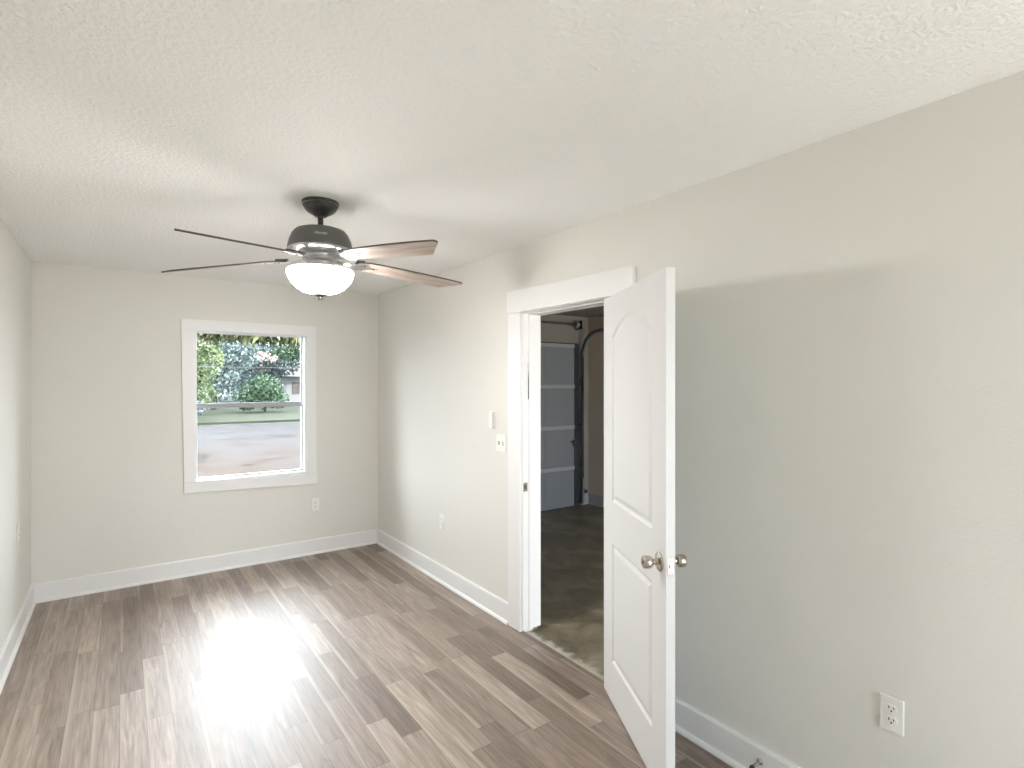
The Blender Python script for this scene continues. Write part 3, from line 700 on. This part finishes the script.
# ---------------------------------------------------------------- outdoors
ZG = -.30
bm = nb(); box(bm, -60, 80, YB+.16, 29.0, ZG-.2, ZG); 
setting(obj('driveway', bm, 'dirt'), 'pale pinkish cracked paving outside the window', 'pavement')
bm = nb(); box(bm, -60, 80, -40, YR-.15, ZG-.2, ZG)
setting(obj('patio', bm, 'patio'), 'cream concrete patio behind the viewer', 'patio')
bm = nb(); box(bm, -60, 80, 29.0, 90, ZG-.2, ZG+.10)
setting(obj('lawn', bm, 'lawn'), 'green lawn beyond the paving', 'lawn')
def foliage(blobs, n, size, aspect=1.0, droop=0):
    b = nb(); tot = sum(r[3]*r[4]*r[5] for r in blobs)
    for (cx, cy, cz, rx, ry, rz) in blobs:
        k = max(6, int(n*rx*ry*rz/tot))
        for _ in range(k):
            d = Vector((random.gauss(0, 1), random.gauss(0, 1), random.gauss(0, 1))).normalized()
            q = random.random()**.35
            c = Vector((cx+rx*d.x*q, cy+ry*d.y*q, cz+rz*d.z*q))
            u = Vector((random.uniform(-1, 1), random.uniform(-1, 1), random.uniform(-1, 1)-droop)).normalized()
            v = u.cross(Vector((random.uniform(-1, 1), random.uniform(-1, 1), random.uniform(-1, 1)))).normalized()
            s = size*random.uniform(.6, 1.3)
            p = [c-u*s*aspect, c+v*s*.45, c+u*s*aspect, c-v*s*.45]
            b.faces.new([b.verts.new(x) for x in p])
    return b
def tree(name, label, cat, x, y, blobs, m, n, size, trunk=(.15, 2), aspect=1, droop=0, group=None):
    t = thing(name, label, cat, (x, y, ZG+.1), 0, group)
    if trunk:
        b = nb(); r, h = trunk
        tube(b, [(0, 0, 0), (.08, .05, h*.4), (-.05, 0, h*.75), (0, 0, h)], [r, r*.85, r*.7, r*.5], 10)
        for q in range(4):
            a = q*1.7; tube(b, [(0, 0, h*.6), (math.cos(a)*h*.22, math.sin(a)*h*.22, h*.95), (math.cos(a)*h*.42, math.sin(a)*h*.42, h*1.3)], [r*.45, r*.3, r*.12], 6)
        obj('trunk', b, 'bark', t)
    o = obj('foliage', foliage(blobs, n, size, aspect, droop), m, t)
    return t
# left: yellow-green tree
tree('leafy_tree', 'yellow-green leafy tree at the left side of the window view', 'tree', 3.5, 37, [(0, 0, 3.3, 1.5, 1.5, 1.8), (.3, 0, 5.1, 1.6, 1.4, 1.2), (-1, 0, 1.8, 1.2, 1.2, 1.2), (.4, -.3, 1.3, .8, .8, .9)], 'leaf_yellow', 4200, .13, (.2, 2.6))
tree('leafy_tree', 'blue-green tree standing behind the yellow-green one', 'tree', 5.3, 44, [(0, 0, 2.9, 2.1, 1.5, 2.0), (1.2, 0, 4.4, 1.9, 1.4, 1.5), (-1.0, 0, 4.8, 1.6, 1.4, 1.4), (0, 0, 1.4, 1.7, 1.2, 1.1)], 'leaf_blue', 5200, .15, (.2, 2.6))
tree('leafy_tree', 'dark spreading tree in the middle of the window view', 'tree', 9.2, 48, [(0, 0, 3.3, 2.0, 1.5, 1.3), (-.8, 0, 2.0, 1.6, 1.4, 1.2), (1.6, 0, 3.5, 1.6, 1.4, 1.1), (.6, -.3, 4.6, 1.9, 1.3, .8)], 'leaf_blue', 5200, .15, (.2, 2.6))
tree('frond_tree', 'tree with long straw-green drooping fronds across the top of the window view', 'tree', 2.0, 33, [(2.4, 0, 5.1, 2.0, 1.2, .8), (4.0, 0, 4.95, 2.0, 1.2, .75), (5.8, 0, 4.9, 1.5, 1.1, .7), (.6, 0, 4.9, 1.5, 1.1, .7)], 'leaf_straw', 2000, .34, (.16, 4.4), 1.5, 1.2)
tree('leafy_tree', 'green tree at the upper right of the window view', 'tree', 13.0, 44, [(-2.0, 0, 5.0, 1.9, 1.4, 1.5), (-2.6, 0, 4.1, 1.4, 1.2, .6), (0, 0, 5.0, 1.9, 1.4, 1.4)], 'leaf_dark', 3600, .14, (.18, 4.4))
tree('flowering_shrub', 'shrub with pinkish white blossoms before the dark tree', 'shrub', 8.0, 41.2, [(0, 0, 3.75, .65, .5, .3), (.7, 0, 3.55, .5, .4, .25)], 'leaf_pink', 160, .10, (.06, 3.4))  # leaf cards standing in for pinkish roof bits
tree('round_shrub', 'dark green rounded shrub in front of the white building', 'shrub', 7.5, 38, [(0, 0, 1.35, 1.2, .9, 1.1), (-1.0, 0, .9, .9, .8, .8), (.7, 0, .8, .8, .8, .6)], 'leaf_dark', 3200, .11, (.08, 1.2))
tree('round_shrub', 'low shrub at the far left edge of the lawn', 'shrub', 2.5, 30.6, [(0, 0, .6, .9, .7, .5)], 'leaf_blue', 900, .10, (.06, .6))
# building
bd = thing('white_building', 'white low building with grey roof at the right of the window view', 'building', (14.5, 50, ZG+.1))
b = nb(); box(b, -3.4, 6, 0, 8, 0, 2.45); obj('wall', b, 'stucco', bd)
b = nb(); prism(b, [(-.6, 2.45), (8.6, 2.45), (4, 4.1)], -3.9, 6.5, plane='YZ'); obj('roof', b, 'roof', bd)
for x0 in (-2.4, .6, 3.4):
    b = nb(); box(b, x0, x0+1.1, -.05, .02, .95, 1.95); obj('window', b, 'roof', bd)
# hedge far behind closes the gaps between trees
t = thing('hedge', 'long dense hedge behind the trees beyond the lawn', 'hedge', (6, 62, ZG+.1))
obj('foliage', foliage([(x, 0, 3.2, 2.6, 1.6, 4.2) for x in range(-22, 24, 2)], 15000, .34), 'leaf_blue', t)
